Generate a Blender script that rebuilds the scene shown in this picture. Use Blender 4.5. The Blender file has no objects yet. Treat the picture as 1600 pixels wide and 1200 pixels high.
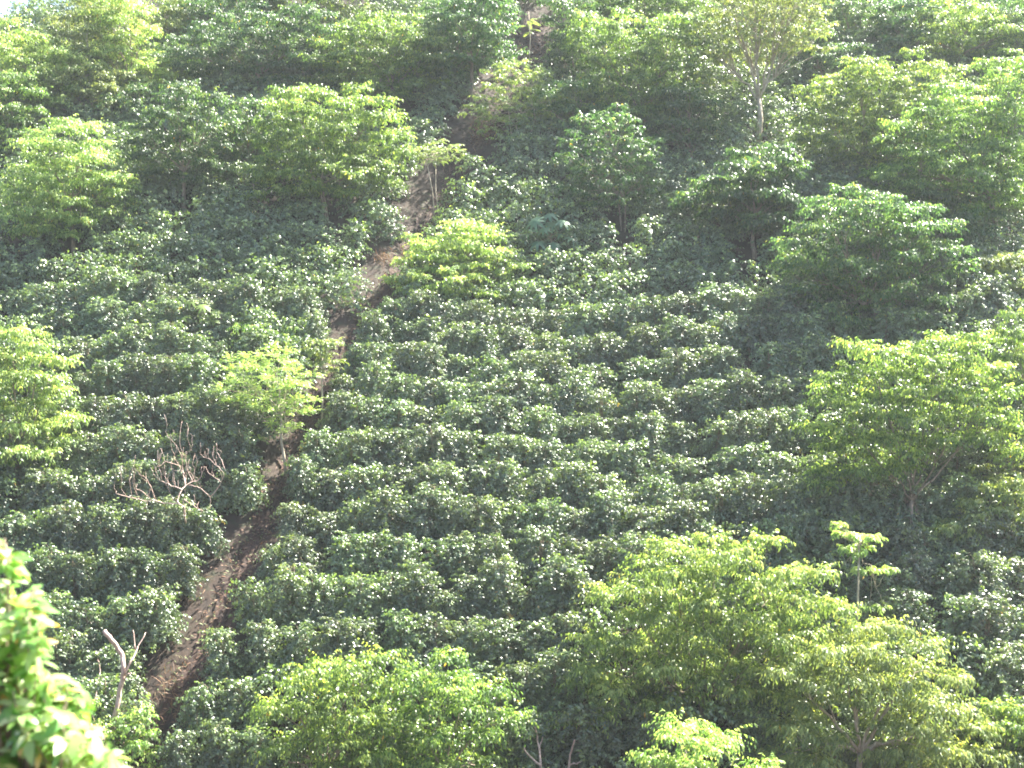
import bpy, math, random
import numpy as np
from mathutils import Vector

R = math.radians
rng = np.random.default_rng(7)
random.seed(7)
scene = bpy.context.scene
col = scene.collection

# ------------------------------------------------------------------ camera
PITCH = -5.0
F = 1900.0                                   # focal length in photo pixels (photo 1600 x 1200)
cam_d = bpy.data.cameras.new('camera')
cam_d.sensor_width = 36.0
cam_d.lens = 36.0 * F / 1600.0
cam_d.clip_start = 0.1
cam_d.clip_end = 3000
cam_d.dof.use_dof = True
cam_d.dof.focus_distance = 48
cam_d.dof.aperture_fstop = 2.2
cam = bpy.data.objects.new('camera', cam_d)
cam.rotation_euler = (R(90 + PITCH), 0, 0)
col.objects.link(cam)
scene.camera = cam

# ------------------------------------------------------------------ light
SUN_AZ, SUN_EL = 54.0, 50.5                  # azimuth clockwise from the view direction
world = bpy.data.worlds.new('World')
scene.world = world
world.use_nodes = True
wn, wl = world.node_tree.nodes, world.node_tree.links
sky = wn.new('ShaderNodeTexSky')
sky.sky_type = 'NISHITA'
sky.sun_disc = False
sky.sun_elevation = R(SUN_EL)
sky.sun_rotation = R(SUN_AZ)
sky.dust_density = 2.0
wl.new(sky.outputs[0], wn['Background'].inputs[0])
wn['Background'].inputs[1].default_value = 0.06
sd = bpy.data.lights.new('sun', 'SUN')
sd.energy = 5.0
sd.angle = R(0.5)
sd.color = (1.0, 0.95, 0.85)
sun = bpy.data.objects.new('sun', sd)
sv = Vector((math.sin(R(SUN_AZ)) * math.cos(R(SUN_EL)), math.cos(R(SUN_AZ)) * math.cos(R(SUN_EL)), math.sin(R(SUN_EL))))
sun.rotation_euler = sv.to_track_quat('Z', 'Y').to_euler()
sun.location = (30, 20, 80)
col.objects.link(sun)

scene.view_settings.view_transform = 'Standard'
scene.view_settings.look = 'None'
scene.view_settings.gamma = 1.0
scene.view_settings.exposure = 3.0
HAZE = 0.00034
cy = scene.cycles
cy.max_bounces = 6
cy.diffuse_bounces = 3
cy.glossy_bounces = 2
cy.transmission_bounces = 4
cy.volume_bounces = 0
cy.transparent_max_bounces = 8
cy.sample_clamp_indirect = 6
cy.filter_width = 1.8

# ------------------------------------------------------------------ geometry helpers
CP, SP = math.cos(R(PITCH)), math.sin(R(PITCH))


def ray(px, py):
    r, u = (px - 800) / F, -(py - 600) / F
    return np.array([r, CP - u * SP, SP + u * CP])


def at(px, py, d):
    """the point at depth d seen in the direction of photo pixel px, py"""
    return ray(px, py) * d


def project(p):
    p = np.asarray(p, float)
    d = p[..., 1] * CP + p[..., 2] * SP
    u = -p[..., 1] * SP + p[..., 2] * CP
    return 800 + F * p[..., 0] / d, 600 - F * u / d, d


def wob(x, y, s=0.0):
    return (np.sin(x * 0.21 + 1.3 + s) * np.cos(y * 0.17 + 0.4 + s) + 0.5 * np.sin(x * 0.53 + y * 0.31 + 2 * s)
            + 0.25 * np.sin(x * 1.21 - y * 0.9 + 1 + s))


def terrain(x, y):
    x = np.asarray(x, float)
    y = np.asarray(y, float)
    hill = 0.781 * (y - 50.0) - 4.37 + 0.28 * wob(x, y)
    t = np.clip((x + 34) / 22.0, 0, 1)
    t = t * t * (3 - 2 * t)
    yc = 71.0 + 17.0 * t + 1.2 * np.sin(x * 0.13)      # the crest, lower on the left; dropped further so open sky imitates the glare
    zc = 0.781 * (yc - 50.0) - 4.37
    back = zc + 0.9 - 0.22 * (y - yc) + 0.35 * wob(x, y, 2)
    k = 1.2
    top = np.minimum(hill, back) - np.log1p(np.exp(-np.abs(hill - back) / k)) * k * 0.6
    near = -1.65 - 0.45 * y - 0.022 * np.clip(y, 0, None) ** 2 + 0.1 * wob(x * 2, y * 2)
    k = 1.0
    return np.maximum(top, near) + np.log1p(np.exp(-np.abs(top - near) / k)) * k


def ground(px, py):
    v = ray(px, py)
    ts = np.arange(20.0, 140.0, 0.15)
    P = v[None, :] * ts[:, None]
    h = terrain(P[:, 0], P[:, 1])
    below = np.nonzero(P[:, 2] < h)[0]
    i = below[0] if len(below) else len(ts) - 1
    p = P[i].copy()
    p[2] = float(terrain(p[0], p[1]))
    return p


def unit(v):
    return v / np.maximum(np.linalg.norm(v, axis=-1, keepdims=True), 1e-9)


class Leaves:
    """collects many small leaf blades, builds them as one mesh"""

    def __init__(self):
        self.P, self.A, self.N, self.L, self.W, self.T, self.D = [], [], [], [], [], [], []

    def add(self, pos, axis, nrm, L, W, tint, droop=0.25):
        n = len(pos)
        self.P.append(pos); self.A.append(axis); self.N.append(nrm)
        for lst, v in ((self.L, L), (self.W, W), (self.T, tint), (self.D, droop)):
            lst.append(np.broadcast_to(np.asarray(v, float), (n,)).copy())

    def arrays(self):
        P = np.concatenate(self.P); A = unit(np.concatenate(self.A)); N = np.concatenate(self.N)
        L, W, T, D = (np.concatenate(q) for q in (self.L, self.W, self.T, self.D))
        S = unit(np.cross(A, N))
        N = np.cross(S, A)
        return P, A, N, S, L, W, T, D

    def verts(self):
        P, A, N, S, L, W, T, D = self.arrays()
        V = np.empty((len(P), 6, 3))
        l, w, d = L[:, None], W[:, None], (D * L)[:, None]
        V[:, 0] = P
        V[:, 1] = P + A * l * 0.34 + S * w * 0.5 - N * d * 0.04
        V[:, 2] = P + A * l * 0.34 - S * w * 0.5 - N * d * 0.04
        V[:, 3] = P + A * l * 0.70 + S * w * 0.40 - N * d * 0.42
        V[:, 4] = P + A * l * 0.70 - S * w * 0.40 - N * d * 0.42
        V[:, 5] = P + A * l * 0.98 - N * d
        return V.reshape(-1, 3), np.repeat(T, 6)

    def build(self, name, mat):
        V, T = self.verts()
        return leaf_mesh(name, V, T, mat)


LOOP = np.array([0, 2, 1, 1, 2, 4, 3, 3, 4, 5])


def leaf_mesh(name, V, T, mat):
    n = len(V) // 6
    me = bpy.data.meshes.new(name)
    me.vertices.add(6 * n)
    me.vertices.foreach_set('co', V.astype(np.float32).ravel())
    li = (LOOP[None, :] + 6 * np.arange(n)[:, None]).ravel().astype(np.int32)
    me.loops.add(len(li))
    me.loops.foreach_set('vertex_index', li)
    st = (np.array([0, 3, 7])[None, :] + 10 * np.arange(n)[:, None]).ravel().astype(np.int32)
    me.polygons.add(len(st))
    me.polygons.foreach_set('loop_start', st)
    a = me.attributes.new('tint', 'FLOAT', 'POINT')
    a.data.foreach_set('value', T.astype(np.float32))
    me.update(calc_edges=True)
    me.materials.append(mat)
    return me


class Tubes:
    """collects tapered limbs, builds them as one mesh"""

    def __init__(self, sides=6):
        self.V, self.Fc, self.n, self.k = [], [], 0, sides

    def add(self, pts, radii):
        pts = np.asarray(pts, float)
        radii = np.broadcast_to(np.asarray(radii, float), (len(pts),))
        tan = unit(np.gradient(pts, axis=0))
        ref = np.array([0.31, 0.95, 0.05]) if abs(tan[:, 2]).mean() > 0.6 else np.array([0.05, 0.1, 1.0])
        s = unit(np.cross(tan, ref)); u = np.cross(s, tan)
        k = self.k
        ang = np.arange(k) * 2 * math.pi / k
        ring = (pts[:, None, :] + radii[:, None, None] * (np.cos(ang)[None, :, None] * s[:, None, :] + np.sin(ang)[None, :, None] * u[:, None, :]))
        self.V.append(ring.reshape(-1, 3))
        for i in range(len(pts) - 1):
            a, b = self.n + i * k, self.n + (i + 1) * k
            for j in range(k):
                self.Fc.append((a + j, a + (j + 1) % k, b + (j + 1) % k, b + j))
        self.Fc.append(tuple(self.n + j for j in reversed(range(k))))
        self.Fc.append(tuple(self.n + (len(pts) - 1) * k + j for j in range(k)))
        self.n += len(pts) * k

    def build(self, name, mat):
        me = bpy.data.meshes.new(name)
        me.from_pydata(np.concatenate(self.V).tolist(), [], self.Fc)
        me.polygons.foreach_set('use_smooth', np.ones(len(me.polygons), bool))
        me.update()
        me.materials.append(mat)
        return me


def link(name, me, parent=None):
    o = bpy.data.objects.new(name, me)
    col.objects.link(o)
    if parent is not None:
        o.parent = parent
    return o


def thing(name, label, cat, loc, group=None):
    o = bpy.data.objects.new(name, None)
    o.empty_display_size = 0.3
    o.location = loc
    o['label'] = label
    o['category'] = cat
    if group:
        o['group'] = group
    col.objects.link(o)
    return o


# ------------------------------------------------------------------ materials
def ramp(nodes, stops):
    r = nodes.new('ShaderNodeValToRGB')
    e = r.color_ramp.elements
    while len(e) < len(stops):
        e.new(0.5)
    for el, (p, c) in zip(e, stops):
        el.position = p
        el.color = (*c, 1)
    return r


def leaf_material(name, stops, trans, rough=0.4, tmix=0.4, spec=0.5, vary=0.25, coat=0.0):
    m = bpy.data.materials.new(name)
    m.use_nodes = True
    nt = m.node_tree
    n, l = nt.nodes, nt.links
    p = n['Principled BSDF']
    at_ = n.new('ShaderNodeAttribute'); at_.attribute_name = 'tint'
    rp = ramp(n, stops)
    l.new(at_.outputs['Fac'], rp.inputs[0])
    oi = n.new('ShaderNodeObjectInfo')
    hs = n.new('ShaderNodeHueSaturation')
    mv = n.new('ShaderNodeMapRange')
    mv.inputs[3].default_value = 1 - vary; mv.inputs[4].default_value = 1 + vary
    l.new(oi.outputs['Random'], mv.inputs[0])
    l.new(mv.outputs[0], hs.inputs['Value'])
    mh = n.new('ShaderNodeMapRange')
    mh.inputs[3].default_value = 0.488; mh.inputs[4].default_value = 0.512
    ml = n.new('ShaderNodeMath'); ml.operation = 'FRACT'
    mm = n.new('ShaderNodeMath'); mm.operation = 'MULTIPLY'; mm.inputs[1].default_value = 7.31
    l.new(oi.outputs['Random'], mm.inputs[0]); l.new(mm.outputs[0], ml.inputs[0]); l.new(ml.outputs[0], mh.inputs[0])
    l.new(mh.outputs[0], hs.inputs['Hue'])
    l.new(rp.outputs[0], hs.inputs['Color'])
    l.new(hs.outputs[0], p.inputs['Base Color'])
    p.inputs['Roughness'].default_value = rough
    p.inputs['Specular IOR Level'].default_value = spec
    p.inputs['Coat Weight'].default_value = coat
    p.inputs['Coat Roughness'].default_value = 0.3
    tr = n.new('ShaderNodeBsdfTranslucent')
    mx = n.new('ShaderNodeMix'); mx.data_type = 'RGBA'; mx.blend_type = 'MULTIPLY'; mx.inputs[0].default_value = 1.0
    l.new(hs.outputs[0], mx.inputs[6]); mx.inputs[7].default_value = (*trans, 1)
    l.new(mx.outputs[2], tr.inputs['Color'])
    ms = n.new('ShaderNodeMixShader'); ms.inputs[0].default_value = tmix
    l.new(p.outputs[0], ms.inputs[1]); l.new(tr.outputs[0], ms.inputs[2])
    l.new(ms.outputs[0], n['Material Output'].inputs['Surface'])
    return m


def noise_material(name, stops, scale, rough=0.9, bump=0.3, detail=8.0, stretch=None):
    m = bpy.data.materials.new(name)
    m.use_nodes = True
    nt = m.node_tree
    n, l = nt.nodes, nt.links
    p = n['Principled BSDF']
    tc = n.new('ShaderNodeTexCoord')
    src = tc.outputs['Object']
    if stretch:
        mp = n.new('ShaderNodeMapping'); mp.inputs['Scale'].default_value = stretch
        l.new(src, mp.inputs[0]); src = mp.outputs[0]
    nz = n.new('ShaderNodeTexNoise'); nz.inputs['Scale'].default_value = scale; nz.inputs['Detail'].default_value = detail
    l.new(src, nz.inputs['Vector'])
    rp = ramp(n, stops)
    l.new(nz.outputs[0], rp.inputs[0])
    l.new(rp.outputs[0], p.inputs['Base Color'])
    p.inputs['Roughness'].default_value = rough
    bp = n.new('ShaderNodeBump'); bp.inputs['Strength'].default_value = bump; bp.inputs['Distance'].default_value = 0.05
    l.new(nz.outputs[0], bp.inputs['Height']); l.new(bp.outputs[0], p.inputs['Normal'])
    return m


YEL = (0.42, 0.26, 0.05)
M_coffee = leaf_material('coffee_leaf', [(0.0, (0.034, 0.060, 0.029)), (0.7, (0.125, 0.178, 0.075)), (0.85, (0.20, 0.28, 0.085)), (0.97, YEL)], (2.2, 2.4, 0.9), rough=0.42, tmix=0.2, spec=1.0, vary=0.27, coat=0.25)
M_tree = leaf_material('shade_tree_leaf', [(0.0, (0.034, 0.075, 0.020)), (0.7, (0.135, 0.21, 0.052)), (0.9, (0.25, 0.33, 0.08)), (1.0, YEL)], (2.5, 2.5, 1.5), rough=0.42, tmix=0.42, vary=0.15)
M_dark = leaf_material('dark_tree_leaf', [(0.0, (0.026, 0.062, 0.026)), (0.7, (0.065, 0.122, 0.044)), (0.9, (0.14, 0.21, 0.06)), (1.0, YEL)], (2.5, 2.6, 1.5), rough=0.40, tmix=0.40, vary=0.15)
M_pale = leaf_material('pale_tree_leaf', [(0.0, (0.065, 0.125, 0.030)), (0.7, (0.20, 0.29, 0.085)), (0.9, (0.33, 0.40, 0.13)), (1.0, YEL)], (2.2, 2.2, 1.3), rough=0.42, tmix=0.42, vary=0.12)
M_olive = leaf_material('olive_tree_leaf', [(0.0, (0.095, 0.15, 0.050)), (0.7, (0.19, 0.25, 0.085)), (0.9, (0.28, 0.34, 0.12)), (1.0, YEL)], (1.9, 1.8, 0.9), rough=0.42, tmix=0.40, vary=0.1)
M_blue = leaf_material('blue_green_leaf', [(0.0, (0.07, 0.14, 0.085)), (1.0, (0.15, 0.25, 0.15))], (1.8, 1.9, 1.1), rough=0.45, tmix=0.35, vary=0.05)
M_front = leaf_material('glossy_shrub_leaf', [(0.0, (0.10, 0.23, 0.045)), (0.45, (0.20, 0.33, 0.09)), (0.75, (0.38, 0.46, 0.22)), (0.92, (0.56, 0.60, 0.40)), (1.0, (0.62, 0.40, 0.16))], (1.9, 1.8, 0.8), rough=0.34, tmix=0.40, spec=0.7, vary=0.05)  # palest stops put the overexposed glints into the leaf colour
M_straw = leaf_material('dry_grass_blade', [(0.0, (0.08, 0.045, 0.03)), (0.6, (0.26, 0.16, 0.085)), (1.0, (0.09, 0.12, 0.04))], (1.3, 1.2, 0.9), rough=0.7, tmix=0.25, vary=0.05)
M_bark = noise_material('bark', [(0.3, (0.13, 0.095, 0.07)), (0.6, (0.30, 0.24, 0.18)), (0.75, (0.42, 0.37, 0.30))], 6.0, bump=0.6, stretch=(3, 3, 0.7))
M_palebark = noise_material('pale_bark', [(0.3, (0.24, 0.19, 0.14)), (0.6, (0.44, 0.38, 0.29)), (0.75, (0.55, 0.50, 0.42))], 6.0, bump=0.6, stretch=(3, 3, 0.7))
M_deadwood = noise_material('dead_wood', [(0.3, (0.30, 0.21, 0.17)), (0.55, (0.50, 0.37, 0.31)), (0.75, (0.62, 0.50, 0.45))], 7.0, bump=0.6, stretch=(3, 3, 0.7))
M_stem = noise_material('coffee_stem', [(0.3, (0.16, 0.12, 0.08)), (0.7, (0.34, 0.28, 0.19))], 9.0, bump=0.4)
M_soil = noise_material('hill_soil', [(0.3, (0.018, 0.012, 0.008)), (0.5, (0.036, 0.022, 0.014)), (0.62, (0.030, 0.026, 0.014)), (0.75, (0.022, 0.030, 0.013))], 2.6, bump=0.8, detail=12)
M_path = noise_material('path_soil', [(0.3, (0.014, 0.008, 0.006)), (0.45, (0.030, 0.016, 0.011)), (0.56, (0.056, 0.030, 0.020)), (0.66, (0.026, 0.020, 0.011)), (0.8, (0.045, 0.025, 0.017))], 2.2, bump=1.0, detail=14)  # soil colour darkened to stand in for the shade of the bushes

# ------------------------------------------------------------------ ground
PATH_PX = [(205, 1260), (238, 1190), (262, 1120), (300, 1052), (335, 980), (365, 915), (398, 850), (432, 775), (462, 705), (498, 632),
           (528, 575), (560, 522), (592, 470), (622, 425), (652, 372), (690, 310), (722, 258), (755, 205), (790, 155), (820, 105), (848, 62), (862, 30)]
path_pts = np.array([ground(*p) for p in PATH_PX])
path_w = np.interp(np.linspace(0, 1, len(path_pts)), [0, 0.2, 0.45, 0.8, 1], [0.40, 0.38, 0.38, 0.55, 1.0])


def path_dist(x, y):
    """signed distance from the path line (negative on its left) and the half width there"""
    a, b = path_pts[:-1, :2], path_pts[1:, :2]
    q = np.stack([x, y], -1)[..., None, :]
    ab = b - a
    t = np.clip(((q - a) * ab).sum(-1) / (ab * ab).sum(-1), 0, 1)
    d = q - (a + ab * t[..., None])
    dist = np.linalg.norm(d, axis=-1)
    i = dist.argmin(-1)
    dd = np.take_along_axis(dist, i[..., None], -1)[..., 0]
    cr = ab[i][..., 0] * np.take_along_axis(d[..., 1], i[..., None], -1)[..., 0] - ab[i][..., 1] * np.take_along_axis(d[..., 0], i[..., None], -1)[..., 0]
    w = path_w[i]
    return np.where(cr > 0, -dd, dd), w


def ground_z(x, y):
    d, w = path_dist(x, y)
    return terrain(x, y) - 0.30 * np.exp(-(d / (w * 0.9)) ** 2)


xs = np.unique(np.concatenate([np.arange(-90, -40, 2.5), np.arange(-40, 40.01, 0.4), np.arange(40, 90.1, 2.5)]))
ys = np.unique(np.concatenate([np.arange(-12, 28, 0.8), np.arange(28, 90, 0.4), np.arange(90, 130.1, 2.5)]))
GX, GY = np.meshgrid(xs, ys)
GZ = np.empty_like(GX)
for r_ in range(len(ys)):
    GZ[r_] = ground_z(GX[r_], GY[r_])
pd_ = np.stack([np.abs(path_dist(GX[r_], GY[r_])[0]) for r_ in range(len(ys))])
calm = np.clip((pd_ - 0.6) / 0.8, 0, 1)
GZ -= 0.06 * (1 - calm)
GZ += calm * 0.05 * np.sin(GX * 5.1 + GY * 2.3) * np.sin(GY * 4.7 - GX * 1.9) + calm * 0.03 * rng.normal(size=GX.shape)
nx, ny = len(xs), len(ys)
me = bpy.data.meshes.new('hill')
idx = np.arange(nx * ny).reshape(ny, nx)
q = np.stack([idx[:-1, :-1], idx[:-1, 1:], idx[1:, 1:], idx[1:, :-1]], -1).reshape(-1, 4)
me.from_pydata(np.stack([GX, GY, GZ], -1).reshape(-1, 3).tolist(), [], q.tolist())
me.polygons.foreach_set('use_smooth', np.ones(len(me.polygons), bool))
me.materials.append(M_soil)
hill = link('hill', me)
hill['kind'] = 'structure'

# the dirt path: a worn strip with a ragged edge, a little proud of the hill sheet
fine = []
for i in range(len(path_pts) - 1):
    n_ = max(2, int(np.linalg.norm(path_pts[i + 1] - path_pts[i]) / 0.22))
    for k_ in range(n_):
        fine.append(path_pts[i] + (path_pts[i + 1] - path_pts[i]) * k_ / n_)
fine = np.array(fine)
tg = unit(np.gradient(fine[:, :2], axis=0))
nr = np.stack([tg[:, 1], -tg[:, 0]], -1)
wf = np.interp(np.linspace(0, 1, len(fine)), np.linspace(0, 1, len(path_w)), path_w)
NA = 11
pv = []
for j in range(NA):
    s_ = (j / (NA - 1) - 0.5) * 2
    rag = 0.16 * rng.normal(size=len(fine)) if j in (0, NA - 1) else 0.0
    xy = fine[:, :2] + nr * (s_ * (wf * 0.95 + rag))[:, None]
    z = ground_z(xy[:, 0], xy[:, 1]) + 0.07 - 0.10 * abs(s_) ** 3 + 0.035 * rng.normal(size=len(fine))
    pv.append(np.column_stack([xy, z]))
pv = np.stack(pv, 1)
idx = np.arange(len(fine) * NA).reshape(len(fine), NA)
q = np.stack([idx[:-1, :-1], idx[:-1, 1:], idx[1:, 1:], idx[1:, :-1]], -1).reshape(-1, 4)
me = bpy.data.meshes.new('dirt_path')
me.from_pydata(pv.reshape(-1, 3).tolist(), [], q.tolist())
me.materials.append(M_path)
po = link('dirt_path', me)
po['kind'] = 'structure'


# ------------------------------------------------------------------ trees
def curve(p, q, bow, n=6):
    """a limb from p to q that starts steep and bends over by bow"""
    t = np.linspace(0, 1, n)[:, None]
    m = p + (q - p) * 0.45 + np.array([0, 0, bow])
    return (1 - t) ** 2 * p + 2 * t * (1 - t) * m + t * t * q


def make_sprays(lv, C, cr, rg, per=14, leaflets=9, L=0.15, W=0.05, hang=0.45, flat=0.6, young=0.12, up=0.0):
    """clumps of drooping pinnate sprays round the centres C"""
    n = len(C) * per
    c = np.repeat(C, per, 0)
    r = np.repeat(cr, per)
    ph = rg.uniform(0, 2 * math.pi, n)
    th = rg.uniform(-0.1, 1.25, n) * flat + up
    d = np.stack([np.cos(ph) * np.cos(th), np.sin(ph) * np.cos(th), np.sin(th)], -1)
    ln = r * rg.uniform(0.65, 1.1, n)
    st = c + d * (ln * rg.uniform(0.0, 0.35, n))[:, None]
    hi = np.clip(th / (1.25 * flat + 1e-6), 0, 1)
    topy = (rg.random(n) < young * (0.3 + 1.5 * hi))
    K = leaflets
    t = np.tile((np.arange(K) + 0.6) / K, n)
    e = lambda a: np.repeat(a, K, 0)
    D, LN, ST = e(d), e(ln), e(st)
    sag = e(rg.uniform(0.25, 0.7, n))
    P = ST + D * (LN * t)[:, None]
    P[:, 2] -= sag * LN * t * t * 0.8
    T = D.copy(); T[:, 2] -= 1.4 * sag * t
    T = unit(T)
    S = unit(np.cross(T, np.array([0, 0, 1.0])))
    sg = np.tile(np.where(np.arange(K) % 2 == 0, 1.0, -1.0), n)
    A = T * 0.75 + S * (sg * 0.75)[:, None] + rg.normal(0, 0.25, (n * K, 3))
    A[:, 2] -= hang * rg.uniform(0.4, 1.5, n * K)
    N = np.cross(S, T) + rg.normal(0, 0.30, (n * K, 3))
    N[N[:, 2] < 0] *= -1
    tint = rg.uniform(0.0, 0.72, n * K)
    ty = e(topy)
    tint = np.where(ty, rg.uniform(0.72, 0.93, n * K), tint)
    tint = np.where(rg.random(n * K) < 0.0015, 1.0, tint)
    sc = rg.uniform(0.7, 1.2, n * K)
    lv.add(P, A, N, L * sc, W * sc, tint, 0.35)


def fill_lobes(lobes, d, cr, rg, base, fill=1.0):
    """clump centres spread through the crown's lobes, denser towards their outside"""
    out = []
    for lb in lobes:
        cx, cy_, rx, ry = lb[:4]
        dd = lb[4] if len(lb) > 4 else 0.0
        c = at(cx, cy_, d + dd)
        s = (d + dd) / F
        ex, ez = rx * s, ry * s
        ey = lb[5] if len(lb) > 5 else max(ex, ez) * 0.85
        n = int(fill * 1.15 * (ex * ey * ez) ** (2 / 3) * 4 * math.pi / (cr * cr * 3.1)) + 5
        u = unit(rg.normal(size=(n * 6, 3)))
        rr = rg.random(n * 6) ** 0.28
        q = u * rr[:, None]
        q = q[(q[:, 2] > -0.75)]
        pts = c + q * np.array([ex, ey, ez]) * rg.uniform(0.78, 1.08, (len(q), 1))
        k = 0
        for p in pts:
            if k >= n:
                break
            if all(((p - o) ** 2 * np.array([1, 1, 1.35])).sum() > (1.22 * cr) ** 2 for o in out):
                out.append(p); k += 1
    out = np.array(out)
    gz = terrain(out[:, 0], out[:, 1])
    return out[out[:, 2] > gz + (1.1 if d > 52 and cr > 0.58 else 0.35)]


def kmeans(P, k, rg):
    C = P[rg.choice(len(P), k, replace=False)]
    for _ in range(8):
        a = ((P[:, None] - C[None]) ** 2).sum(-1).argmin(1)
        for j in range(k):
            if (a == j).any():
                C[j] = P[a == j].mean(0)
    return C, a


TREES = []


def tree(label, base, lobes, mat=None, bark=None, name='shade_tree', cat='tree', cr=0.74, per=52, leaflets=9, L=0.145, W=0.052, hang=0.75,
         flat=0.55, young=0.2, limbs=6, rad=0.10, fork=0.35, fill=1.18, group=None, d=None, seed=None, up=0.0, stems=1, lean=None):
    rg = np.random.default_rng(len(TREES) * 13 + 5 if seed is None else seed)
    b = ground(*base)
    if d is not None:
        p = at(base[0], base[1], d)
        b = np.array([p[0], p[1], float(terrain(p[0], p[1]))])
    dep = project(b)[2]
    if dep > 54:
        lobes = [(l_[0], l_[1] + 3, l_[2] * 1.16, l_[3] * 1.16, *l_[4:]) for l_ in lobes]
    C = fill_lobes(lobes, dep, cr, rg, b, fill)
    root = thing(name, label, cat, b, group)
    lv = Leaves()
    make_sprays(lv, C - b, cr * rg.uniform(0.8, 1.2, len(C)), rg, per, leaflets, L, W, hang, flat, young, up)
    crown = link('crown', lv.build('crown', mat or M_tree), root)
    # limbs: trunk, fork, scaffold limbs to groups of clumps, twigs to every clump
    tb = Tubes(7)
    Q = C - b
    zlo, zhi = Q[:, 2].min(), Q[:, 2].max()
    cen = Q.mean(0)
    k = min(limbs, max(1, len(Q) // 3))
    G, a = kmeans(Q, k, rg)
    fz = max(0.35, fork * (zlo + 0.35 * (zhi - zlo)))
    tops = []
    for s_ in range(stems):
        off = np.zeros(3) if stems == 1 else np.array([*(rg.normal(0, 0.22, 2)), 0])
        f = np.array([cen[0] * 0.25, cen[1] * 0.25, fz * rg.uniform(0.9, 1.1)]) + off * 1.8
        if lean is not None:
            f[0] += lean
        r0 = rad * (1.0 if stems == 1 else 0.75)
        mid = (off + f) / 2 + np.array([*(rg.normal(0, 0.06, 2)), 0])
        tb.add([off - np.array([0, 0, 0.3]), off + (mid - off) * 0.4, mid, f], [r0 * 1.35, r0 * 1.05, r0 * 0.95, r0 * 0.85])
        tops.append((f, r0 * 0.85))
    for j in range(k):
        own = Q[a == j]
        if not len(own):
            continue
        f, r0 = tops[j % stems]
        g = own.mean(0) * 0.86 + f * 0.14
        g[2] -= 0.15
        cv = curve(f, g, rg.uniform(0.0, 0.5), 8)
        cv[1:-1] += rg.normal(0, 0.05, (6, 3))
        r1 = max(0.02, r0 * 0.62)
        rr = np.linspace(r1, max(0.012, r1 * 0.35), 8)
        tb.add(cv, rr)
        for p in own:
            i = int(rg.integers(3, 8))
            cv2 = curve(cv[i], p, rg.uniform(-0.1, 0.25), 5)
            cv2[1:-1] += rg.normal(0, 0.03, (3, 3))
            tb.add(cv2, np.linspace(max(0.012, rr[i] * 0.5), 0.006, 5))
    link('trunk', tb.build('trunk', bark or M_bark), root)
    TREES.append((root, lobes, dep))
    return root


def frond_tree(label, base, top, nf, fl, mat, name='sapling', cat='sapling', stems=((0, 0),), rad=0.035, pairs=14, L=0.16, W=0.045, seed=1, droop=0.5, tilt=(0.0, 0.9), spread=0.25, bark=None):
    """a thin stem with long pinnate leaves spreading from its top"""
    rg = np.random.default_rng(seed)
    b = ground(*base)
    dep = project(b)[2]
    tp = at(top[0], top[1], dep) - b
    root = thing(name, label, cat, b)
    tb = Tubes(6)
    lv = Leaves()
    for sx, sy in stems:
        o = np.array([sx, sy, 0.0])
        t = tp + o * 0.6 + np.array([0, 0, -0.15 * abs(sx) * 5])
        m = o + (t - o) * 0.5 + np.array([*(rg.normal(0, 0.05, 2)), 0])
        tb.add([o - np.array([0, 0, 0.25]), o + (m - o) * 0.5, m, t], [rad * 1.3, rad, rad * 0.9, rad * 0.55])
        for i in range(nf):
            ph = rg.uniform(0, 2 * math.pi)
            th = rg.uniform(*tilt)
            dr = np.array([math.cos(ph) * math.cos(th), math.sin(ph) * math.cos(th), math.sin(th)])
            ln = fl * rg.uniform(0.7, 1.1)
            p0 = t - np.array([0, 0, rg.uniform(0, spread)])
            tt = np.linspace(0, 1, 7)
            rc = p0 + dr * (ln * tt)[:, None]
            rc[:, 2] -= droop * ln * tt ** 2
            tb.add(rc, np.linspace(0.012, 0.004, 7))
            u = np.linspace(0.18, 1, pairs)
            P = p0 + dr * (ln * u)[:, None]
            P[:, 2] -= droop * ln * u ** 2
            T = np.tile(dr, (pairs, 1)); T[:, 2] -= 2 * droop * u
            T = unit(T)
            S = unit(np.cross(T, np.array([0, 0, 1.0])))
            for sg in (1, -1):
                A = T * 0.45 + S * sg + rg.normal(0, 0.1, (pairs, 3)); A[:, 2] -= 0.15
                lv.add(P, A, np.cross(S, T), L * rg.uniform(0.8, 1.1, pairs) * np.sin(np.pi * (0.2 + 0.75 * u)) ** 0.5, W, rg.uniform(0.2, 0.9, pairs), 0.3)
    link('trunk', tb.build('trunk', bark or M_palebark), root)
    link('crown', lv.build('crown', mat), root)
    return root


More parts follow.
